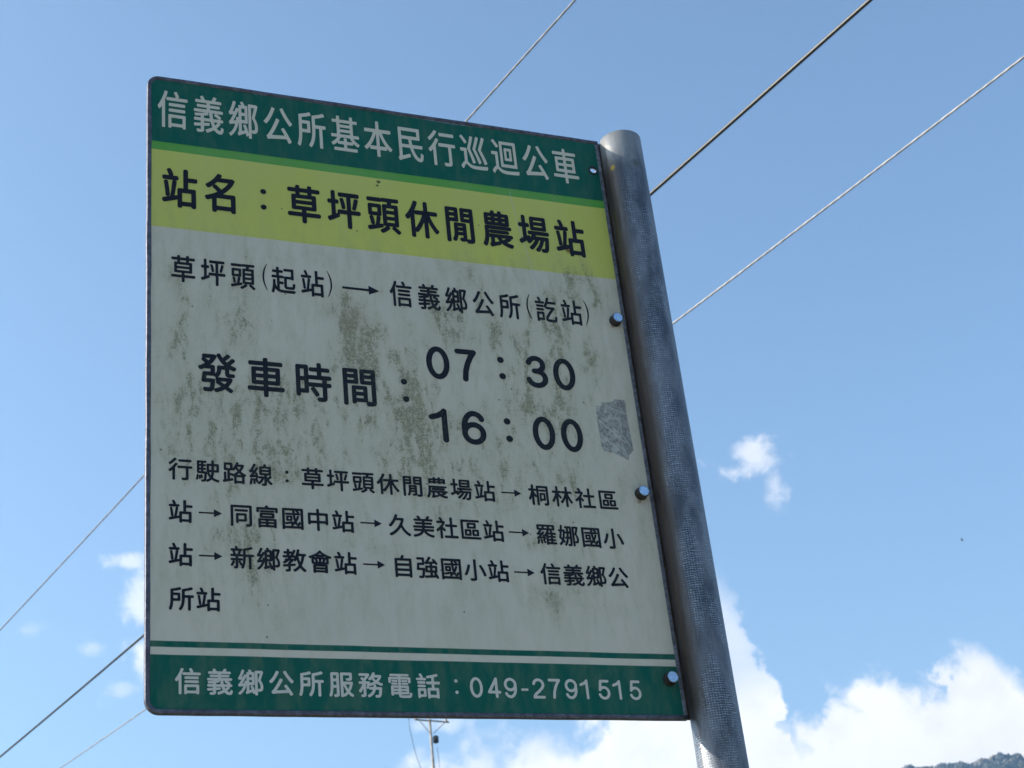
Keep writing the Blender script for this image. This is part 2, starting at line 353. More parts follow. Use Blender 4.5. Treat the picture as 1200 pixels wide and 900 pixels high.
# printed film, edge slightly uneven where it has shrunk and lifted
def film_edge():
    lp = rrect(0.0050, 0.5950, 0.0034, 0.7946, (.010, .0015, .0015, .010), 8); out = []
    for i, p in enumerate(lp):
        q = lp[(i+1) % len(lp)]; L = math.dist(p, q); n = max(1, int(L/0.006))
        for k in range(n):
            f = k/n; out.append([p[0]+(q[0]-p[0])*f, p[1]+(q[1]-p[1])*f])
    for p in out:
        if p[1] < 0.010: p[1] += 0.0016*noise.noise((p[0]*14, 1.0, 0)) + 0.0006*noise.noise((p[0]*60, 1.0, 0))
        if p[1] > 0.790: p[1] += 0.0012*noise.noise((p[0]*11, 5.0, 0)) - (0.0022*math.exp(-((p[0]-0.395)/0.035)**2))
        if p[0] < 0.010: p[0] += 0.0006*noise.noise((p[1]*20, 9.0, 0))
    return out
sub(mesh_obj('printed_film', flat_mesh('printed_film', [film_edge(), circle(HOLE[0], HOLE[1], 0.0062)], 0.0003, 0.0002), M_film))
# rolled rim on the left, top and bottom
def rim():
    path = [(0.5985, 0.0022)]
    lp = rrect(0.0022, 0.5985, 0.0022, 0.7978, (.0125, 0.0001, 0.0001, .0125), 12)
    arc_bl = lp[0:13]; arc_tl = lp[39:52]
    path = [(0.5995, 0.0022)] + [(0.5995 - (0.5995-0.016)*i/60, 0.0022) for i in range(1, 60)] + arc_bl[::-1]
    path += [(0.0022, 0.016 + (0.768)*i/60) for i in range(1, 60)] + arc_tl[::-1]
    path += [(0.016 + (0.5995-0.016)*i/60, 0.7978) for i in range(1, 61)]
    bm = bmesh.new(); prof = []
    w2, y0, y1, rr = 0.0026, -0.0010, 0.0070, 0.0016
    for cx, cy, a0 in ((w2-rr, y0+rr, -90), (w2-rr, y1-rr, 0), (-w2+rr, y1-rr, 90), (-w2+rr, y0+rr, 180)):
        for i in range(5):
            a = R(a0 + 90*i/4); prof.append((cx + rr*math.cos(a), cy + rr*math.sin(a)))
    rings = []
    for i, p in enumerate(path):
        a, b = path[max(i-1, 0)], path[min(i+1, len(path)-1)]
        t = Vector((b[0]-a[0], b[1]-a[1])).normalized(); nrm_ = Vector((-t.y, t.x))
        wob = 0.0004*noise.noise((p[0]*30, p[1]*30, 2.0)); wk = 1 + 0.22*noise.noise((p[0]*17, p[1]*17, 8.0))
        rings.append([bm.verts.new((p[0]+nrm_.x*u*wk, v + wob, p[1]+nrm_.y*u*wk)) for u, v in prof])
    n = len(prof)
    for r0, r1 in zip(rings, rings[1:]):
        for k in range(n): bm.faces.new((r0[k], r0[(k+1) % n], r1[(k+1) % n], r1[k]))
    bm.faces.new(rings[0][::-1]); bm.faces.new(rings[-1])
    return bm
bmesh_rim = rim(); bmesh.ops.recalc_face_normals(bmesh_rim, faces=bmesh_rim.faces)
sub(bm_obj('rim', bmesh_rim, M_rim, None, True))

# dark ring round the empty bolt hole
bm = bmesh.new(); tube(bm, [(HOLE[0]+0.0055*math.cos(i*math.tau/24), -0.0004, HOLE[1]+0.0055*math.sin(i*math.tau/24)) for i in range(25)], 0.0012, 8, False)
sub(bm_obj('hole_ring', bm, simple('hole_ring_dark', (0.03, 0.03, 0.045), 0.5, 0.4), None, True))
# sticker residue: a dirty torn square with pale scratches
def residue():
    m, t, b = material('sticker_residue'); s, X, Z = mm_coords(t)
    n = t.noise(s, 0.26, 6.0, 0.75, 0.6); n2 = t.noise(s, 0.09, 4.0, 0.6, 1.0)
    col = t.mix(t.mr(n, 0.35, 0.65), (0.17, 0.17, 0.155, 1), (0.40, 0.39, 0.335, 1))
    col = t.mix(t.mr(n2, 0.46, 0.62, 0, 0.6), col, (0.52, 0.52, 0.46, 1))
    col = t.mix(t.mr(X, 568, 572, 0, 0.35), col, (0.15, 0.15, 0.165, 1))
    for (xa, za, xb, zb, wd) in ((553, 393, 580, 383, 1.0), (541, 373, 574, 343, 1.5), (541, 353, 566, 331, 1.4), (570, 380, 571, 355, 1.3), (571, 355, 580, 337, 1.0), (568, 345, 574, 322, 0.9)):
        L = math.hypot(xb-xa, zb-za); ux, uz = (xb-xa)/L, (zb-za)/L
        dx = t.m('SUBTRACT', X, xa); dz = t.m('SUBTRACT', Z, za)
        al = t.m('ADD', t.m('MULTIPLY', dx, ux), t.m('MULTIPLY', dz, uz))
        pe = t.m('ABSOLUTE', t.m('ADD', t.m('MULTIPLY', dx, -uz), t.m('MULTIPLY', dz, ux)))
        f = t.m('MULTIPLY', t.mr(t.m('ADD', pe, t.m('MULTIPLY', t.m('SUBTRACT', n, 0.5), 1.2)), wd, wd*0.4), t.m('MULTIPLY', t.mr(al, 0, 2), t.mr(al, L, L-2)))
        col = t.mix(t.m('MULTIPLY', f, 0.6), col, (0.52, 0.50, 0.44, 1))
    t.put(b, 'Base Color', col); b.inputs['Roughness'].default_value = 0.7
    return m
edge = [(541, 392), (548, 391), (549, 397), (558.6, 397.5), (566, 400), (567, 403), (581, 402.5), (581, 380), (582, 358), (583, 334), (579, 330), (576, 327), (574, 320), (566, 324), (556, 328), (545, 330), (541, 334), (540.5, 350), (539.8, 372)]
ed = []
for i, p in enumerate(edge):
    q = edge[(i+1) % len(edge)]; n = max(1, int(math.dist(p, q)/1.5))
    for k in range(n):
        f = k/n; xx, zz = p[0]+(q[0]-p[0])*f, p[1]+(q[1]-p[1])*f
        ed.append(((xx + 0.9*noise.noise((xx*.6, zz*.6, 3)))/1000, (zz + 0.9*noise.noise((xx*.6, zz*.6, 7)))/1000))
sub(mesh_obj('sticker_residue', flat_mesh('sticker_residue', [ed], 0.00005), residue()))

# bolts and the tabs behind the board
def bolt(parent, x_, z_, turn):
    bm = bmesh.new()
    def rg(r, y, n, a0=0.0, hexa=False): return [bm.verts.new((x_ + r*math.cos(a0+i*math.tau/n), y, z_ + r*math.sin(a0+i*math.tau/n))) for i in range(n)]
    n = 24
    def prof(seq):
        prev = None
        for r, y, hx in seq:
            ring = []
            for i in range(n):
                a = i*math.tau/n
                rr = r
                if hx:
                    h = (a - turn) % (math.pi/3) - math.pi/6
                    rr = min(r, hx/math.cos(h))
                ring.append(bm.verts.new((x_+rr*math.cos(a), y, z_+rr*math.sin(a))))
            if prev:
                for i in range(n): bm.faces.new((prev[i], prev[(i+1) % n], ring[(i+1) % n], ring[i]))
            prev = ring
        bm.faces.new(prev)
    head = [(0.0080, 0.0000, 0), (0.0080, -0.0010, 0), (0.0070, -0.0012, 0), (0.0076, -0.0013, 0.0066), (0.0076, -0.0092, 0.0066), (0.0066, -0.0104, 0.0064), (0.0058, -0.0106, 0), (0.0054, -0.0105, 0)]
    prof(head)
    for f in bm.faces: f.material_index = 0 if all(v.co.y < -0.0095 for v in f.verts) else 1  # front face stays bright, sides and washer get the painted shade
    bmesh.ops.recalc_face_normals(bm, faces=bm.faces)
    return bm
bm = bmesh.new(); box(bm, 0.5935, 0.6062, 0.0032, 0.0066, 0.001, 0.7985)
on_board(bm_obj('mounting_rail', bm, M_tab, stop))
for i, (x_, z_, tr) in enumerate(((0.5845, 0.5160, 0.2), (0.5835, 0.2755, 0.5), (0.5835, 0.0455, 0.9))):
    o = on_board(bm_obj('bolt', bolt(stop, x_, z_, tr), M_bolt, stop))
    o.data.materials.append(M_bolt_shade)
    bm = bmesh.new(); box(bm, 0.570, 0.6035, 0.0024, 0.0110, z_-0.020, z_+0.020)
    on_board(bm_obj('mounting_tab', bm, M_tab, stop))

# ------------------------------------------------------------------ lettering
cu_t = bpy.data.curves.new('probe', 'FONT'); cu_t.fill_mode = 'NONE'; cu_t.resolution_u = 5
ob_t = bpy.data.objects.new('probe', cu_t); COL.objects.link(ob_t)
_raw = {}
def raw_loops(ch):
    """outline loops of a character in em units, from the built-in font"""
    if ch in _raw: return _raw[ch]
    cu_t.body = ch; bpy.context.view_layer.update()
    me = ob_t.to_mesh(); co = [(v.co.x, v.co.y) for v in me.vertices]; adj = {}
    for e in me.edges:
        a, b = e.vertices; adj.setdefault(a, []).append(b); adj.setdefault(b, []).append(a)
    seen = set(); loops = []
    for s0 in adj:
        if s0 in seen: continue
        lp = [s0]; seen.add(s0); cur = s0
        while True:
            nx = [q for q in adj[cur] if q not in seen]
            if not nx: break
            cur = nx[0]; seen.add(cur); lp.append(cur)
        loops.append([co[i] for i in lp])
    ob_t.to_mesh_clear(); _raw[ch] = loops
    return loops
def sdf(loops, xs, zs, closed=True):
    """signed distance (negative inside by even-odd) to a set of loops on a grid"""
    A = []; B = []
    for lp in loops:
        n = len(lp)
        for i in range(n if closed else n-1): A.append(lp[i]); B.append(lp[(i+1) % n])
    A = np.array(A, np.float32); B = np.array(B, np.float32)
    gx, gz = np.meshgrid(xs, zs); gx = gx.astype(np.float32); gz = gz.astype(np.float32)
    best = np.full(gx.shape, 1e9, np.float32); inside = np.zeros(gx.shape, bool)
    for (ax, az_), (bx, bz) in zip(A, B):
        dx, dz = bx-ax, bz-az_; L = dx*dx+dz*dz
        if L < 1e-12: continue
        # only the neighbourhood of the segment needs its distance
        i0 = np.searchsorted(xs, min(ax, bx)-PAD); i1 = np.searchsorted(xs, max(ax, bx)+PAD)
        j0 = np.searchsorted(zs, min(az_, bz)-PAD); j1 = np.searchsorted(zs, max(az_, bz)+PAD)
        X = gx[j0:j1, i0:i1]; Z = gz[j0:j1, i0:i1]
        t = np.clip(((X-ax)*dx + (Z-az_)*dz)/L, 0, 1)
        d2 = (X-ax-t*dx)**2 + (Z-az_-t*dz)**2
        np.minimum(best[j0:j1, i0:i1], d2, out=best[j0:j1, i0:i1])
        if closed and dz != 0:
            lo, hi = (az_, bz) if az_ < bz else (bz, az_)
            rows = np.where((zs >= lo) & (zs < hi))[0]
            for r in rows:
                xc = ax + (zs[r]-az_)*dx/dz
                inside[r, :np.searchsorted(xs, xc)] ^= True
    d = np.sqrt(np.minimum(best, PAD*PAD))
    return np.where(inside, -d, d)
PAD = 3.6
def contour(F, xs, zs):
    """closed zero contours of F by marching squares"""
    h, w_ = F.shape; S = F < 0
    code = S[:-1, :-1]*1 + S[:-1, 1:]*2 + S[1:, 1:]*4 + S[1:, :-1]*8
    js, is_ = np.where((code > 0) & (code < 15)); nxt = {}; pos = {}
    tab = {1: [(3, 0)], 2: [(0, 1)], 3: [(3, 1)], 4: [(1, 2)], 6: [(0, 2)], 7: [(3, 2)], 8: [(2, 3)], 9: [(2, 0)], 11: [(2, 1)], 12: [(1, 3)], 13: [(1, 0)], 14: [(0, 3)], 5: [(3, 0), (1, 2)], 10: [(0, 1), (2, 3)]}
    def ekey(i, j, e):
        if e == 0: k = (i, j, 0)
        elif e == 1: k = (i+1, j, 1)
        elif e == 2: k = (i, j+1, 0)
        else: k = (i, j, 1)
        if k not in pos:
            a = F[k[1], k[0]]
            if k[2] == 0: b = F[k[1], k[0]+1]; f = a/(a-b); pos[k] = (float(xs[k[0]]+f*(xs[1]-xs[0])), float(zs[k[1]]))
            else: b = F[k[1]+1, k[0]]; f = a/(a-b); pos[k] = (float(xs[k[0]]), float(zs[k[1]]+f*(zs[1]-zs[0])))
        return k
    for j, i in zip(js.tolist(), is_.tolist()):
        for e0, e1 in tab[int(code[j, i])]: nxt[ekey(i, j, e0)] = ekey(i, j, e1)
    loops = []
    while nxt:
        s0 = next(iter(nxt)); lp = []; cur = s0
        while cur in nxt: lp.append(pos[cur]); cur = nxt.pop(cur)
        if len(lp) > 6: loops.append(lp)
    return loops
def simplify(lp, tol):
    out = []; n = len(lp)
    def rec(i, j):
        if j - i < 2: return
        ax, az_ = P[i]; bx, bz = P[j]; dx, dz = bx-ax, bz-az_; L = math.hypot(dx, dz) or 1e-9; mx = -1; mk = i
        for k in range(i+1, j):
            d = abs((P[k][0]-ax)*dz - (P[k][1]-az_)*dx)/L
            if d > mx: mx, mk = d, k
        if mx > tol: keep.add(mk); rec(i, mk); rec(mk, j)
    P = lp + [lp[0]]; h = n//2; keep = {0, h, n}; rec(0, h); rec(h, n)
    return [P[k] for k in sorted(keep) if k < n]
def round_glyph(loops, erode, dilate, cell=0.38):
    """give a glyph the round stroke ends of sign lettering (all lengths in mm)"""
    if not loops: return []
    xa = [p[0] for lp in loops for p in lp]; za = [p[1] for lp in loops for p in lp]
    xs = np.arange(min(xa)-2.5, max(xa)+2.5, cell).astype(np.float64); zs = np.arange(min(za)-2.5, max(za)+2.5, cell).astype(np.float64) + 1e-4
    F = sdf(loops, xs, zs)
    if erode > 0:
        L1 = contour(F + erode, xs, zs)
        if not L1: return []
        F = sdf(L1, xs, zs)
    return [simplify(lp, 0.045) for lp in contour(F - dilate, xs, zs)]
# strokes of the rounded numerals, in a 10 x 17 box (y up)
def arc(cx, cy, rx, ry, a0, a1, n=22): return [(cx+rx*math.cos(R(a0+(a1-a0)*i/n)), cy+ry*math.sin(R(a0+(a1-a0)*i/n))) for i in range(n+1)]
SK = {'0': [arc(5, 8.5, 4.1, 7.6, 0, 360, 44)],
      '1': [[(2.3, 12.6), (4.2, 13.6), (5.6, 15.2), (6.0, 16.1), (6.0, 0.9)]],
      '2': [arc(5.0, 11.9, 3.9, 4.2, 170, -18) + [(7.9, 9.0), (5.4, 6.3), (2.6, 3.9), (1.3, 2.2), (1.0, 0.95), (9.0, 0.95)]],
      '3': [arc(4.8, 12.5, 3.5, 3.6, 165, -88), arc(4.8, 4.9, 4.1, 4.0, 88, -165), [(3.9, 8.9), (4.9, 8.9)]],
      '4': [[(9.4, 4.7), (0.7, 4.7), (6.9, 16.1), (6.9, 0.9)]],
      '5': [[(8.5, 16.0), (2.4, 16.0), (1.3, 8.3)] + arc(4.7, 5.7, 4.1, 4.8, 138, -160)],
      '6': [arc(5.2, 12.0, 3.8, 4.1, 18, 100) + arc(5.4, 8.5, 4.5, 7.6, 98, 190)[2:] , arc(5.0, 5.5, 4.1, 4.6, 0, 360, 40)],
      '7': [[(0.9, 16.0), (9.1, 16.0), (7.4, 13.4), (5.6, 9.5), (4.4, 5.4), (3.9, 0.9)]],
      '9': [arc(4.8, 5.0, 3.8, 4.1, 198, 280) + arc(4.6, 8.5, 4.5, 7.6, 278, 370)[2:], arc(5.0, 11.5, 4.1, 4.6, 0, 360, 40)],
      '-': [[(1.8, 6.4), (8.2, 6.4)]]}
def stroke_glyph(paths, hw, cell=0.38):
    xa = [p[0] for lp in paths for p in lp]; za = [p[1] for lp in paths for p in lp]
    xs = np.arange(min(xa)-hw-1.5, max(xa)+hw+1.5, cell); zs = np.arange(min(za)-hw-1.5, max(za)+hw+1.5, cell)+1e-4
    F = sdf(paths, xs, zs, False) - hw
    return [simplify(lp, 0.04) for lp in contour(F, xs, zs)]
def digit(ch, x_, z_, w_, h_, hw):
    """digit inked box centred on x_, z_ (mm)"""
    ps = SK[ch]; iw, ih = w_-2*hw, h_-2*hw
    return stroke_glyph([[(x_-iw/2+(p[0]-0.9)/8.2*iw, z_-ih/2+(p[1]-0.9)/15.2*ih) for p in lp] for lp in ps], hw)
def dot(x_, z_, r): return [circle(x_, z_, r, 20)]
def arrow(x_, z_, L, head, hh, lw):
    x0 = x_-L/2; x1 = x_+L/2
    return [[(x0, z_-lw/2), (x1-head, z_-lw/2), (x1-head, z_-hh/2), (x1, z_), (x1-head, z_+hh/2), (x1-head, z_+lw/2), (x0, z_+lw/2)]]
def paren(x_, z_, h_, w_, t_, left=True):
    o, i = [], []
    for k in range(17):
        f = -1+2*k/16; bow = w_*(1-f*f); th = t_*(0.45+0.55*(1-f*f))
        sx = -1 if left else 1
        o.append((x_ + sx*(bow - w_/2 + th/2), z_+f*h_/2)); i.append((x_ + sx*(bow - w_/2 - th/2), z_+f*h_/2))
    return [o + i[::-1]]
GREY_BOX = (0.50, 0.385)     # centre of the em box of the built-in ideographs
_gc = {}
def glyph(ch, x_, z_, sx, sz, er, di):
    """ideograph centred on x_, z_ with em size sx by sz (mm)"""
    key = (ch, sx, sz, er, di)
    if key not in _gc:
        lp = [[((p[0]-GREY_BOX[0])*sx, (p[1]-GREY_BOX[1])*sz) for p in l] for l in raw_loops(ch)]
        _gc[key] = round_glyph(lp, er, di) if (er or di) else lp
    return [[(p[0]+x_, p[1]+z_) for p in l] for l in _gc[key]]
def line(name_label, loops, mat, nm='lettering'):
    o = mesh_obj(nm, flat_mesh(nm, [[(p[0]/1000, p[1]/1000) for p in l] for l in loops], -0.00015), mat)
    tag(sub(o), name_label)

def run(text, x0, dx, z0, dz, sx, sz, er, di):
    out = []
    for i, ch in enumerate(text): out += glyph(ch, x0+dx*i, z0+dz*i, sx, sz, er, di)
    return out
# header
line('white characters across the green header', run('信義鄉公所基本民行巡迴公車', 30.5, 42.98, 752.4, -0.1, 38.5, 59.5, 0.25, 0.8), M_header)
# stop name
Z2 = 636.5
L = run('站名', 37.8, 50.0, Z2+1, 0, 43.2, 58.0, 0.8, 2.0)
line(None, L, M_ink)
line(None, dot(138, Z2+11.0, 3.7) + dot(138, Z2-11.5, 3.7), M_ink, 'colon')
L = run('草坪頭休閒農場站', 187.8, 50.03, Z2, -0.12, 43.2, 58.0, 0.8, 2.0)
line(None, L, M_ink)
# from - to
a = (29.7, 38.4, 0.4, 1.0)
L = run('草坪頭', 41.2, 34.5, 525.0, -0.4, *a) + paren(136.7, 526.0, 36, 4.5, 2.0, True) + run('起站', 158.2, 35.0, 524.0, 0, *a) + paren(213.9, 525.6, 36, 4.5, 2.0, False)
line(None, L, M_ink)
line(None, arrow(252.4, 523.0, 46, 13.5, 12.5, 3.2), M_ink, 'arrow')
L = run('信義鄉公所', 302.6, 35.0, 522.8, -0.2, *a) + paren(468.5, 524.4, 36, 4.5, 2.0, True) + run('訖站', 491.2, 34.4, 522.6, -0.2, *a) + paren(546.2, 524.4, 36, 4.5, 2.0, False)
line(None, L, M_ink)
# departure time
L = run('發車時間', 78.5, 54.7, 392.5, -0.7, 44.8, 52.8, 0.8, 1.85)
line(None, L, M_ink)
L = dot(297, 401.6, 3.9) + dot(298.2, 378.6, 3.9)
line(None, L, M_ink, 'colon')
hw = 3.5
for zc, pairs, cols in ((431.4, ((('0', 341.4, 29.0), ('7', 377.5, 27.5)), (('3', 468.0, 29.0), ('0', 504.2, 29.0))), ((422.0, 443.4), (422.6, 421.0))),
                        (347.8, ((('1', 338.8, 42.0), ('6', 378.6, 30.0)), (('0', 467.4, 28.6), ('0', 503.6, 28.2))), ((421.6, 359.8), (422.4, 336.8)))):
    for pair in pairs:
        L = []
        for ch, x_, w_ in pair: L += digit(ch, x_, zc, w_, 44.6, hw)
        line(None, L, M_ink)
    line(None, dot(*cols[0], 4.3) + dot(*cols[1], 4.3), M_ink, 'colon')
# route
a = (26.8, 27.6, 0.35, 0.88)
def route(parts, z0, dz):
    for txt, xa, step in parts:
        if txt == '→': line(None, arrow(xa, z0+dz*xa, 24.8, 8.6, 9.4, 1.7), M_ink, 'arrow')
        elif txt == '：': line(None, dot(xa, z0+dz*xa+5.4, 1.9) + dot(xa, z0+dz*xa-5.2, 1.9), M_ink, 'colon')
        else:
            out = []
            for i, ch in enumerate(txt): out += glyph(ch, xa+i*step, z0+dz*(xa+i*step), *a)
            line(None, out, M_ink)
route([('行駛路線', 36.6, 29.1), ('：', 153.0, 0), ('草坪頭休閒農場站', 181.6, 28.95), ('→', 416.7, 0), ('桐林社區', 451.0, 29.35)], 270.4, -0.0095)
route([('站', 36.3, 0), ('→', 68.0, 0), ('同富國中站', 101.2, 28.15), ('→', 245.6, 0), ('久美社區站', 278.6, 27.8), ('→', 420.9, 0), ('羅娜國小', 454.2, 28.2)], 220.7, -0.0088)
route([('站', 36.2, 0), ('→', 67.6, 0), ('新鄉教會站', 101.0, 28.2), ('→', 246.0, 0), ('自強國小站', 279.0, 27.9), ('→', 421.9, 0), ('信義鄉公', 454.2, 27.95)], 171.3, -0.0075)
route([('所站', 36.7, 27.8)], 122.2, 0)
# footer
L = run('信義鄉公所服務電話', 42.9, 31.75, 34.0, -0.08, 27.6, 29.0, 0.45, 0.95) + dot(328.3, 39.3, 1.9) + dot(328.5, 26.8, 1.9)
for ch, x_ in zip('049-2791515', (351, 371.3, 390.3, 406.7, 423.2, 442.2, 461.7, 480.0, 501.4, 519.6, 539.4)):
    if ch == '-': L += stroke_glyph([[(403.8, 31.0), (409.8, 31.0)]], 1.3)
    elif ch == '1': L += digit('1', x_-1.2, 32.6, 19, 22.6, 1.55)
    else: L += digit(ch, x_, 32.6, 14.6, 22.8, 1.55)
line('white characters and telephone number on the green footer', L, M_white)
bpy.data.objects.remove(ob_t); bpy.data.curves.remove(cu_t)

# ================================================================== OVERHEAD WIRES
def wire_material(name, c0, c1, rough, metal):
    m, t, b = material(name); c = t.new('ShaderNodeTexCoord').outputs['Object']
    n = t.noise(c, 9.0, 5.0, 0.7)
    X, Y, Z = t.sep(c); sn = t.mr(t.m('SINE', t.m('ADD', t.m('MULTIPLY', Y, 95.0), t.m('MULTIPLY', Z, 420.0))), -0.6, 0.6, 0.62, 1.0)
    cc = t.mix(t.mr(n, 0.35, 0.65), c0+(1,), c1+(1,))
    if metal: cc = t.mix(1.0, cc, t.comb(sn, sn, sn), 'MULTIPLY')
    t.put(b, 'Base Color', cc); b.inputs['Roughness'].default_value = rough; b.inputs['Metallic'].default_value = metal
    return m
M_wire_light = wire_material('bare_aluminium_wire', (0.27, 0.27, 0.29), (0.42, 0.41, 0.41), 0.5, 0.1)
M_wire_dull = wire_material('dull_aluminium_wire', (0.17, 0.18, 0.21), (0.28, 0.28, 0.30), 0.55, 0.1)
M_wire_dark = wire_material('black_cable_sheath', (0.010, 0.011, 0.012), (0.024, 0.025, 0.024), 0.40, 0.0)
def wire(h, qs, rad, mat, label, cat, twist=False):
    """qs: (x, y) of the wire per metre of height above the eye; bends only by sagging"""
    x0, y0 = qs[0][0]*h, qs[0][1]*h; k = 0.2217
    ys, zz = [], []
    for qx, qy in qs:
        s = (x0 + k*y0)/(qx + k*qy); ys.append(s*qy); zz.append(s)
    cf = np.polyfit(ys, zz, 2); cf[0] = max(0.0, min(cf[0], 0.0025)); lin = np.polyfit(ys, np.array(zz)-cf[0]*np.array(ys)**2, 1)
    P = []
    for i in range(141):
        yy = -14 + 64*(i/140)
        P.append((x0 - k*(yy-y0), yy, 1.5 + cf[0]*yy*yy + lin[0]*yy + lin[1]))
    org = Vector(P[0]); bm = bmesh.new()
    if twist:
        for s_ in range(3):
            pts = []
            N = 2600
            for i in range(N+1):
                yy = -14 + 64*i/N; ph = yy/0.16*math.tau + s_*math.tau/3
                c_ = Vector((x0-k*(yy-y0), yy, 1.5+cf[0]*yy*yy+lin[0]*yy+lin[1]))
                pts.append(c_ - org + Vector((math.cos(ph)*rad*0.5, 0, math.sin(ph)*rad*0.5)))
            tube(bm, pts, rad*0.55, 5)
    else: tube(bm, [Vector(p)-org for p in P], rad, 10)
    o = bm_obj('overhead_wire', bm, mat, None, True); o.location = org
    tag(o, label, cat, 'overhead wires crossing the sky')
    return o
wire(5.0, [(.554, 1.010), (.511, 1.199), (.336, 2.057), (.203, 2.662)], 0.0050, M_wire_dull, 'thin pale wire passing behind the top edge of the sign, uppermost of the three', 'overhead wire')
wire(4.2, [(.825, .942), (.753, 1.273), (.439, 2.672), (.270, 3.386)], 0.0088, M_wire_dark, 'thick dark cable meeting the pole near its top, middle of the three', 'overhead cable')
wire(4.6, [(1.027, .977), (.900, 1.523), (.509, 3.074), (.398, 3.465)], 0.0058, M_wire_light, 'thin silvery twisted wire meeting the pole beside the upper bolt, lowest of the three', 'overhead wire')

# ================================================================== TERRAIN
def hgt(x_, y_):
    r = math.hypot(x_, y_)
    az_ = math.degrees(math.atan2(x_, y_))
    s = max(0.0, min(1.0, (r-26)/36)); s = s*s*(3-2*s)
    f = 0.5+0.5*math.cos(max(-180.0, min(180.0, (az_-20)*1.5))*math.pi/180) if abs(az_-20) < 120 else 0
    h = s*(9.0*f + 2.0) + max(0, min(r-62, 600))*0.02*s
    return h*(1+0.25*noise.noise((x_*0.02, y_*0.02, 0))) + 0.25*s*noise.noise((x_*0.15, y_*0.15, 3))
def ground():
    bm = bmesh.new(); rr = [0, 3, 6, 10, 15, 20, 26, 30, 34, 38, 42, 47, 52, 58, 66, 76, 90, 110, 140, 190, 260, 360, 500, 700, 1000, 1500, 2500, 4000]; n = 144
    c = bm.verts.new((0, 0, 0)); prev = None
    for r in rr[1:]:
        ring = [bm.verts.new((r*math.sin(k*math.tau/n), r*math.cos(k*math.tau/n), hgt(r*math.sin(k*math.tau/n), r*math.cos(k*math.tau/n)))) for k in range(n)]
        for k in range(n):
            if prev is None: bm.faces.new((c, ring[(k+1) % n], ring[k]))
            else: bm.faces.new((prev[k], prev[(k+1) % n], ring[(k+1) % n], ring[k]))
        prev = ring
    bmesh.ops.recalc_face_normals(bm, faces=bm.faces)
    return bm
mg, t, b = material('grass_ground'); c = t.new('ShaderNodeTexCoord').outputs['Object']
n1 = t.noise(c, 0.35, 6.0, 0.6); n2 = t.noise(c, 6.0, 6.0, 0.7)
col = t.mix(t.mr(n1, 0.4, 0.62), (0.055, 0.075, 0.028, 1), (0.12, 0.105, 0.06, 1)); col = t.mix(t.mr(n2, 0.3, 0.7, 0, 0.6), col, (0.035, 0.055, 0.02, 1))
t.put(b, 'Base Color', col); b.inputs['Roughness'].default_value = 0.95
t.put(b, 'Normal', t.new('ShaderNodeBump', {'Height': n2, 'Strength': 0.6, 'Distance': 0.05}).outputs[0])
tag(bm_obj('ground', ground(), mg, None, True), kind='structure')
# unseen road and kerb before the sign, concrete pale to bounce warm light
m_as = simple('road_concrete', (0.34, 0.32, 0.28), 0.9, 0, 0.2, 14.0, 0.3); m_cc = simple('kerb_concrete', (0.32, 0.31, 0.29), 0.85, 0, 0.2, 12.0, 0.3)
bm = bmesh.new(); box(bm, -24, 22, -6.2, 1.0, -0.05, 0.012); tag(bm_obj('road', bm, m_as), kind='structure')
bm = bmesh.new(); box(bm, -24, 22, 1.0, 1.16, -0.05, 0.14); tag(bm_obj('kerb', bm, m_cc), kind='structure')

# ================================================================== MOUNTAIN with forest
RIDGE = [(20, 9.5), (26, 9.5), (30, 10.3), (33, 11.2), (34.8, 12.0), (35.4, 12.75), (35.8, 13.15), (36.6, 13.18), (37.2, 13.02), (37.6, 13.05), (38.0, 12.88), (38.4, 13.0), (38.9, 13.08), (39.3, 13.0), (39.8, 12.8), (42, 13.4), (47, 15.0), (55, 14.2), (65, 12), (80, 10)]
MR = 900.0
def ridge_el(a):
    for (a0, e0), (a1, e1) in zip(RIDGE, RIDGE[1:]):
        if a0 <= a <= a1:
            f = (a-a0)/(a1-a0); f = f*f*(3-2*f); return e0+(e1-e0)*f
    return 9.5 + 3.5*noise.noise((math.cos(R(a))*2.2, math.sin(R(a))*2.2, 4.0)) + 0.8*noise.noise((a*0.35, 0, 1.0))  # unseen ridge all round, added to darken the low horizon
def mount_pt(a, f):
    """f 0 at the foot (near), 1 on the crest, 2 at the far foot"""
    crest = 1.5 + MR*math.tan(R(ridge_el(a))) - 5.0
    d = MR - 330*(1-f) if f <= 1 else MR + 420*(f-1)
    g = f if f <= 1 else 2-f
    zz = -6 + (crest+6)*(g**1.15)
    if f != 1: zz += 9*math.sin(math.pi*min(g, 1))*noise.noise((a*0.5, f*5, 1.3))
    return Vector((d*math.sin(R(a)), d*math.cos(R(a)), zz))
bm = bmesh.new(); AA = [20+0.5*i for i in range(121)] + [80+2*i for i in range(1, 150)]; FF = [i/14 for i in range(29)]
grid = [[bm.verts.new(mount_pt(a_, f_)) for f_ in FF] for a_ in AA]
for i in range(len(AA)):
    for j in range(len(FF)-1): bm.faces.new((grid[i][j], grid[(i+1) % len(AA)][j], grid[(i+1) % len(AA)][j+1], grid[i][j+1]))
bmesh.ops.recalc_face_normals(bm, faces=bm.faces)
mm_, t, b = material('mountain_soil'); c = t.new('ShaderNodeTexCoord').outputs['Object']
t.put(b, 'Base Color', t.mix(t.mr(t.noise(c, 0.02, 6.0, 0.6), 0.4, 0.6), (0.035, 0.052, 0.024, 1), (0.06, 0.065, 0.035, 1))); b.inputs['Roughness'].default_value = 0.95
tag(bm_obj('mountain', bm, mm_, None, True), kind='structure')
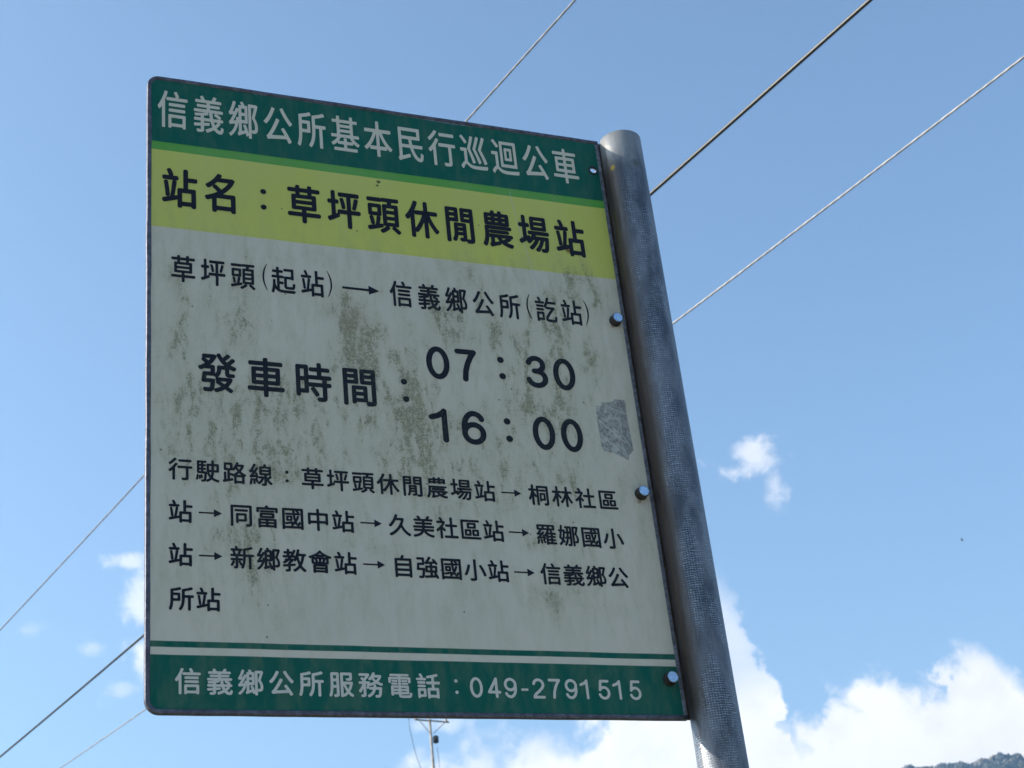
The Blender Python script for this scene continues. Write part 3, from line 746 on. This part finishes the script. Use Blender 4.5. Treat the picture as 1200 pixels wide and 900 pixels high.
# forest: distant woodland that reads as one mass, leafy crowns of many small faces
mf, t, b = material('forest_foliage'); c = t.new('ShaderNodeTexCoord').outputs['Object']
col = t.mix(t.mr(t.noise(c, 0.05, 3.0, 0.6), 0.35, 0.65), (0.028, 0.040, 0.026, 1), (0.062, 0.074, 0.046, 1))
col = t.mix(t.mr(t.noise(c, 0.022, 2.0, 0.5), 0.60, 0.68, 0, 0.8), col, (0.24, 0.21, 0.17, 1))
t.put(b, 'Base Color', col); b.inputs['Roughness'].default_value = 0.9
def crown_template(seed):
    rnd = random.Random(seed); vs, fs = [], []
    for _ in range(260):
        u = rnd.uniform(-0.35, 1); th = rnd.uniform(0, math.tau); r = math.sqrt(max(0, 1-u*u))
        rad_ = rnd.uniform(0.78, 1.0)*(1+0.28*noise.noise((r*math.cos(th)*1.8+seed, r*math.sin(th)*1.8, u*1.8)))
        p = Vector((r*math.cos(th), r*math.sin(th), u*0.85))*rad_
        nn = (p.normalized()+Vector((rnd.uniform(-.7, .7), rnd.uniform(-.7, .7), rnd.uniform(-.3, .8)))).normalized()
        a_ = nn.orthogonal().normalized(); b_ = nn.cross(a_); s_ = rnd.uniform(0.12, 0.22); i0 = len(vs)
        for k in range(4):
            an = k*math.tau/4+rnd.uniform(-.3, .3); vs.append(p+s_*(math.cos(an)*a_+math.sin(an)*b_)*rnd.uniform(0.7, 1.2))
        fs.append((i0, i0+1, i0+2, i0+3))
    return np.array([tuple(v) for v in vs]), np.array(fs)
T = [crown_template(s) for s in range(5)]
VV, FFa, off = [], [], 0; rnd = random.Random(11)
for k in range(2600):
    dense = k < 1500
    a_ = rnd.uniform(34.5, 44) if dense else rnd.uniform(21, 78)
    f_ = rnd.uniform(0.80, 1.05) if dense else rnd.uniform(0.3, 1.1)
    p = mount_pt(a_, f_); s_ = rnd.uniform(2.6, 5.4); vs, fs = T[rnd.randrange(5)]
    th = rnd.uniform(0, math.tau); ct, st = math.cos(th), math.sin(th)
    q = vs.copy(); q[:, 0], q[:, 1] = vs[:, 0]*ct-vs[:, 1]*st, vs[:, 0]*st+vs[:, 1]*ct
    q = q*np.array([s_, s_, s_*rnd.uniform(0.85, 1.25)]) + np.array([p.x, p.y, p.z+s_*0.35])
    VV.append(q); FFa.append(fs+off); off += len(q)
me = bpy.data.meshes.new('forest'); V_ = np.concatenate(VV); F_ = np.concatenate(FFa)
me.vertices.add(len(V_)); me.vertices.foreach_set('co', V_.astype(np.float32).ravel())
me.loops.add(F_.size); me.loops.foreach_set('vertex_index', F_.astype(np.int32).ravel())
me.polygons.add(len(F_)); me.polygons.foreach_set('loop_start', np.arange(0, F_.size, 4, dtype=np.int32)); me.update(calc_edges=True)
tag(mesh_obj('forest', me, mf), 'hazy wooded ridge in the lower right corner', 'forest', kind='stuff')

# ================================================================== DISTANT UTILITY POLE
UD = 60.0; ua = R(19.44); ux, uy = UD*math.sin(ua), UD*math.cos(ua); ug = hgt(ux, uy) - 0.3
UTOP = 1.5 + UD*math.tan(R(16.80))
up = empty('utility_pole', (ux, uy, ug))
tag(up, 'distant slim utility pole with a crossarm, seen below the bottom edge of the sign', 'utility pole')
mu = simple('pole_concrete', (0.33, 0.30, 0.26), 0.85, 0, 0.25, 2.0); md = simple('dark_housing', (0.02, 0.025, 0.03), 0.5, 0.1, 0.2, 5.0); ma = simple('crossarm_steel', (0.30, 0.24, 0.19), 0.6, 0.3, 0.35, 4.0)
H = UTOP-ug
bm = bmesh.new(); tube(bm, [(0, 0, 0), (0, 0, H*0.5), (0, 0, H+0.10)], [0.085, 0.062, 0.046], 16); bm_obj('pole', bm, mu, up, True)
ct_, st_ = math.cos(R(11)), math.sin(R(11))
def ur(u, v, z_): return (u*ct_ - v*st_, u*st_ + v*ct_, z_)     # u across the view, v away
bm = bmesh.new(); tube(bm, [ur(-0.70, -.07, H-0.02), ur(0.80, -.07, H-0.02)], 0.030, 8); bm_obj('crossarm', bm, ma, up)
for s_, (u0, u1) in enumerate(((-0.52, 0.50), (0.62, 0.50))):
    bm = bmesh.new(); tube(bm, [ur(u0, -.09, H-0.03), ur(0.06*(1 if u0 > 0 else -1), -.09, H-0.52)], 0.014, 6); bm_obj('brace', bm, ma, up)
for u0 in (-0.60, 0.68):
    bm = bmesh.new(); tube(bm, [ur(u0, -.07, H-0.035), ur(u0, -.07, H+0.03), ur(u0, -.07, H+0.05), ur(u0, -.07, H+0.12)], [0.05, 0.055, 0.03, 0.045], 10); bm_obj('insulator', bm, ma, up, True)
bm = bmesh.new(); tube(bm, [ur(0.17, -.05, H-0.86), ur(0.17, -.05, H-0.82), ur(0.17, -.05, H-0.62), ur(0.17, -.05, H-0.58)], [0.07, 0.11, 0.11, 0.07], 14); bm_obj('lamp_housing', bm, md, up, True)
bm = bmesh.new(); tube(bm, [ur(-0.9, 0, H+0.2), ur(-0.88, 0, H-0.4), ur(-0.72, 0, H-1.3), ur(-0.42, 0, H-2.2), ur(-0.05, 0, H-3.4)], 0.010, 6)
for c_ in (1,): tube(bm, [ur(-0.9, 0, H+0.2), ur(-0.55, -.07, H+0.1)], 0.010, 6)
bm_obj('drop_wire', bm, md, up, True)
bm = bmesh.new(); tube(bm, [ur(0.20, -.05, H-1.0), ur(0.24, -.05, H-1.7), ur(0.19, -.02, H-2.6), ur(0.06, -.02, H-3.6)], 0.009, 6); bm_obj('drop_wire', bm, md, up, True)

# ================================================================== HAZE
bm = bmesh.new(); box(bm, -4200, 4200, -4200, 4200, -8, 262)
mh = bpy.data.materials.new('air_haze'); mh.use_nodes = True; t = NT(mh.node_tree); t.n.clear()
v = t.new('ShaderNodeVolumePrincipled'); v.inputs['Color'].default_value = (0.50, 0.73, 1.0, 1); v.inputs['Density'].default_value = 0.00055; v.inputs['Anisotropy'].default_value = 0.68
t.l.new(v.outputs[0], t.new('ShaderNodeOutputMaterial').inputs['Volume'])
tag(bm_obj('haze', bm, mh), kind='stuff')

# ================================================================== A BIRD FAR OFF
BD = 70.0; ba, be = R(39.42), R(20.18)
bpos = Vector((BD*math.sin(ba), BD*math.cos(ba), 1.5 + BD*math.tan(be)))
bm = bmesh.new(); tube(bm, [(-0.10, 0, 0), (-0.05, 0, 0.006), (0.03, 0, 0.008), (0.09, 0, 0.012), (0.12, 0, 0.008)], [0.006, 0.022, 0.026, 0.016, 0.003], 8)
for sg in (-1, 1):
    P = [(0.05, 0.015*sg, 0.02), (0.06, 0.11*sg, 0.055), (0.01, 0.22*sg, 0.035), (-0.03, 0.12*sg, 0.045), (-0.03, 0.015*sg, 0.015)]
    up_ = [bm.verts.new(p) for p in P]; dn = [bm.verts.new((p[0], p[1], p[2]-0.006)) for p in P]
    bm.faces.new(up_); bm.faces.new(dn[::-1])
    for i in range(5): bm.faces.new((up_[i], dn[i], dn[(i+1) % 5], up_[(i+1) % 5]))
bmesh.ops.recalc_face_normals(bm, faces=bm.faces)
o = bm_obj('bird', bm, simple('bird_feathers', (0.06, 0.055, 0.05), 0.8)); o.location = bpos; o.scale = (0.6, 0.6, 0.6); o.rotation_euler = (0.3, 0.1, 2.4)
tag(o, 'tiny dark bird far off in the clear sky right of the pole', 'bird')
